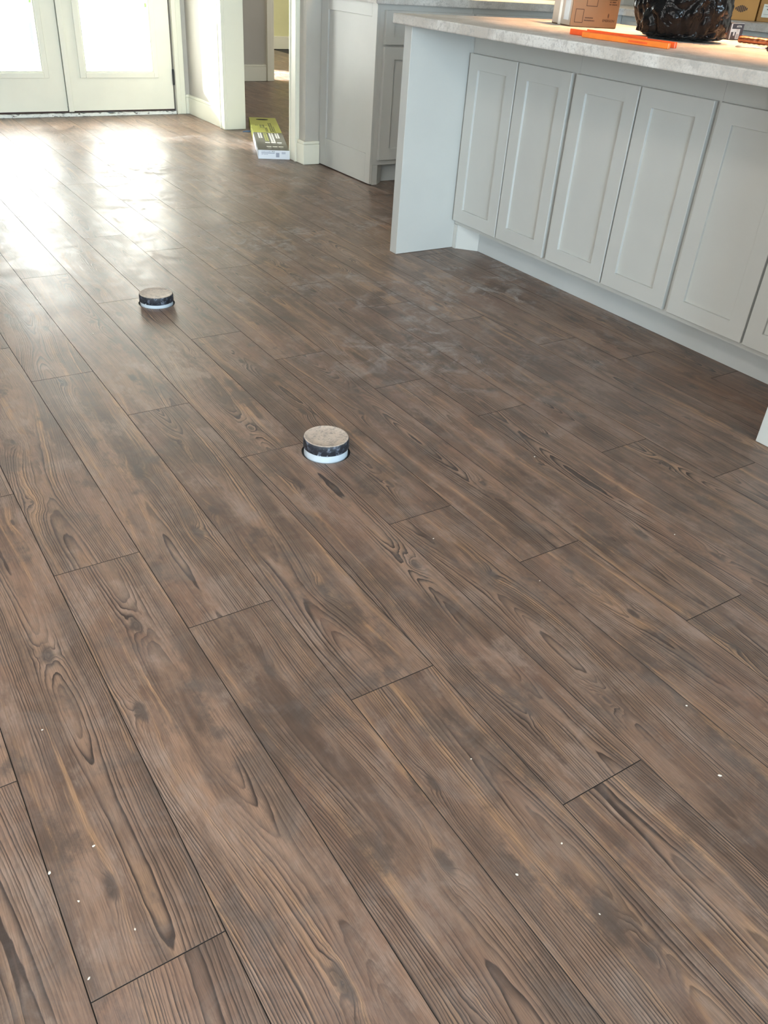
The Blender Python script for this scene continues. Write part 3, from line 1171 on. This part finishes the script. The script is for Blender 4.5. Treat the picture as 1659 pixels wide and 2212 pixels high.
# screwdriver
k = empty('screwdriver', (2.675, 1.88, ZC))
tag(k, 'screwdriver with black handle and thin steel shaft on the island top', 'screwdriver')
d = (Vector((2.655, 1.972)) - Vector((2.690, 1.870)))
d3 = Vector((d.x, d.y, 0)).normalized()
bm = bmesh.new()
a0 = Vector((.012, -.006, .011))
tube(bm, [a0, a0 + d3 * .085 + Vector((0, 0, -.003)), a0 + d3 * .097 + Vector((0, 0, -.004)), a0 + d3 * .104 + Vector((0, 0, -.0042))], [.0026, .0026, .0032, .0010], 10)
st = NT('steel')
st.set(Base_Color=st.mix(st.noise(st.obj(), 90, 2), (.6, .55, .48), (.75, .7, .62)), Metallic=1.0, Roughness=.25)
obj('shaft', bm, st.mat, k, smooth=True)
bm = bmesh.new()
hp = [a0 - d3 * s_ for s_ in (-.002, .004, .012, .03, .06, .085, .098, .102)]
tube(bm, hp, [.006, .0095, .0108, .0095, .0108, .0108, .0085, .003], 12)
obj('handle', bm, plain('black_handle', (.012, .012, .012), .35), k, smooth=True)

# orange plastic bars
def orange(name, col, rough):
    t = NT(name)
    c = t.mix(t.ramp(t.noise(t.obj(), 22, 3), .3, .7), tuple(q * .85 for q in col), col)
    t.set(Base_Color=c, Roughness=rough)
    t.b.inputs['Subsurface Weight'].default_value = .15
    t.b.inputs['Subsurface Radius'].default_value = (.01, .003, .001)
    return t.mat
OR1 = orange('orange_red_plastic', (.95, .13, .03), .3)
OR2 = orange('orange_plastic', (.98, .26, .04), .3)
P0 = Vector((2.270, 2.352)); P1 = Vector((2.325, 1.945))
k = empty('plastic_bar', (P0.x, P0.y, ZC), math.atan2((P1 - P0).y, (P1 - P0).x))
tag(k, 'long red orange plastic bar lying along the island top in front of the bag', 'tool')
Lb = (P1 - P0).length
box('bar', (0, Lb, 0, .012, 0, .0165), OR1, k, .0012, 1)
box('grip_ridge', (.06, Lb * .72, .0125, .020, 0, .020), OR1, k, .0012, 1)
k = empty('plastic_bar', (2.232, 2.255, ZC), math.atan2(-.330, .030))
tag(k, 'shorter bright orange plastic bar leaning in front of the longer one', 'tool')
box('bar', (0, .34, 0, .011, 0, .0155), OR2, k, .0012, 1)
box('bar_slot', (.19, .262, -.0012, .0, .005, .010), OR1, k)

# black rubbish bag
def bag():
    bm = bmesh.new()
    bmesh.ops.create_icosphere(bm, subdivisions=6, radius=1)
    for v in bm.verts:
        p = v.co.normalized()
        q = p * 1.0
        wq = q + .25 * Vector((noise.noise(q * 2.1), noise.noise(q * 2.1 + Vector((5, 1, 2))), noise.noise(q * 2.1 + Vector((1, 7, 3)))))
        d1, _p = noise.voronoi(Vector((wq.x * 2.6, wq.y * 2.6, wq.z * 1.5)) + Vector((3.1, 1.7, .4)))
        d2, _p = noise.voronoi(Vector((wq.x * 5.5, wq.y * 5.5, wq.z * 3.4)) + Vector((9.1, 4.7, 2.4)))
        c1 = min(d1[1] - d1[0], .5)
        c2 = min(d2[1] - d2[0], .4)
        rr = .93 + .10 * noise.noise(q * 1.3) + .17 * c1 + .07 * c2
        sq = lambda a: math.copysign(abs(a) ** .78, a)
        x_, y_, z_ = sq(p.x) * .145 * rr, sq(p.y) * .160 * rr, p.z * .20 * rr
        if z_ > .11:
            s_ = max(.3, 1 - (z_ - .11) * 4.5)
            x_ *= s_
            y_ *= s_
            z_ = .11 + (z_ - .11) * 1.4
        z_ += .105
        if z_ < .02:
            k_ = 1 + (.02 - z_) * 1.2
            x_ *= k_
            y_ *= k_
            z_ = .002 + max(z_ + .08, 0) * .18
        v.co = (x_, y_, z_)
    t = NT('black_bag_plastic')
    o_ = t.obj()
    wv = t.noise(o_, 13, 3, .5, 1.6)
    t.bump(wv, .35, .02)
    t.set(Base_Color=t.mix(wv, (.003, .003, .0035), (.007, .0065, .006)), Roughness=.12)
    t.b.inputs['Specular IOR Level'].default_value = .15
    o = obj('rubbish_bag', bm, t.mat, None, (2.712, 2.262, ZC), smooth=True)
    o.rotation_euler = (0, 0, math.radians(22))
    tag(o, 'crumpled shiny black rubbish bag standing on the island', 'bag')
    return o


bag()

# ------------------------------------------------------------------ crumbs on the floor
CR = plain('plaster_crumb', (.70, .64, .55), .8)
spots = [(0.325, .98), (.33, .90), (.36, .86), (.395, .80), (.30, .93)]
def floor_pt(u, v):
    d = (u - 829.5) / 1778.987 * R - (v - 1106) / 1778.987 * U + F
    t_ = -1.084 / d.z
    return (d.x * t_, d.y * t_)
g_ = 'crumbs of plaster scattered on the planks'
crumb = None
CL_ = ['crumb just inside the bottom left quarter, on the second plank from the left edge', 'pale crumb below and right of the leftmost one', 'crumb near the left edge, highest of the lower left cluster',
       'crumb on the wide plank right of the lower left cluster', 'crumb right of the lower left cluster, near a plank end joint', 'crumb nearest the bottom edge at the left', 'largest white flake near the right edge on the lower planks',
       'small crumb above the large white flake at the right', 'curled wood shaving in the lower middle of the floor', 'crumb beside the plank joint right of the shaving', 'crumb on the plank right of the nearer pipe stub, close to a joint',
       'crumb between the nearer pipe stub and the island', 'white crumb left of the farther pipe stub', 'crumb in the middle of the floor below the island panel corner', 'crumb on the right planks below the island end panel',
       'tiny crumb at lower right between two long seams', 'tiny crumb in the lower middle, above the shaving']
for i, (u, v, s_) in enumerate(((107, 1886, .0022), (170, 1947, .0018), (91, 1577, .0016), (202, 1828, .002), (292, 2008, .0016), (192, 2114, .0018), (1554, 1676, .003),
                    (1483, 1525, .002), (1116, 1890, .0028), (1213, 1822, .002), (936, 1164, .002), (1155, 987, .002), (201, 721, .0028), (1166, 1255, .0018), (1457, 1155, .0018),
                    (1295, 1975, .0015), (1018, 1640, .0016))):
    bm = bmesh.new()
    bmesh.ops.create_icosphere(bm, subdivisions=1, radius=s_)
    for vv in bm.verts:
        vv.co = Vector((vv.co.x * random.uniform(.6, 1.6), vv.co.y * random.uniform(.5, 1.1), vv.co.z * .5))
    px, py = floor_pt(u, v)
    o = obj('plaster_crumb', bm, CR, None, (px, py, s_ * .45))
    o.rotation_euler = (0, 0, random.uniform(0, 3))
    tag(o, CL_[i], 'crumb', g_)
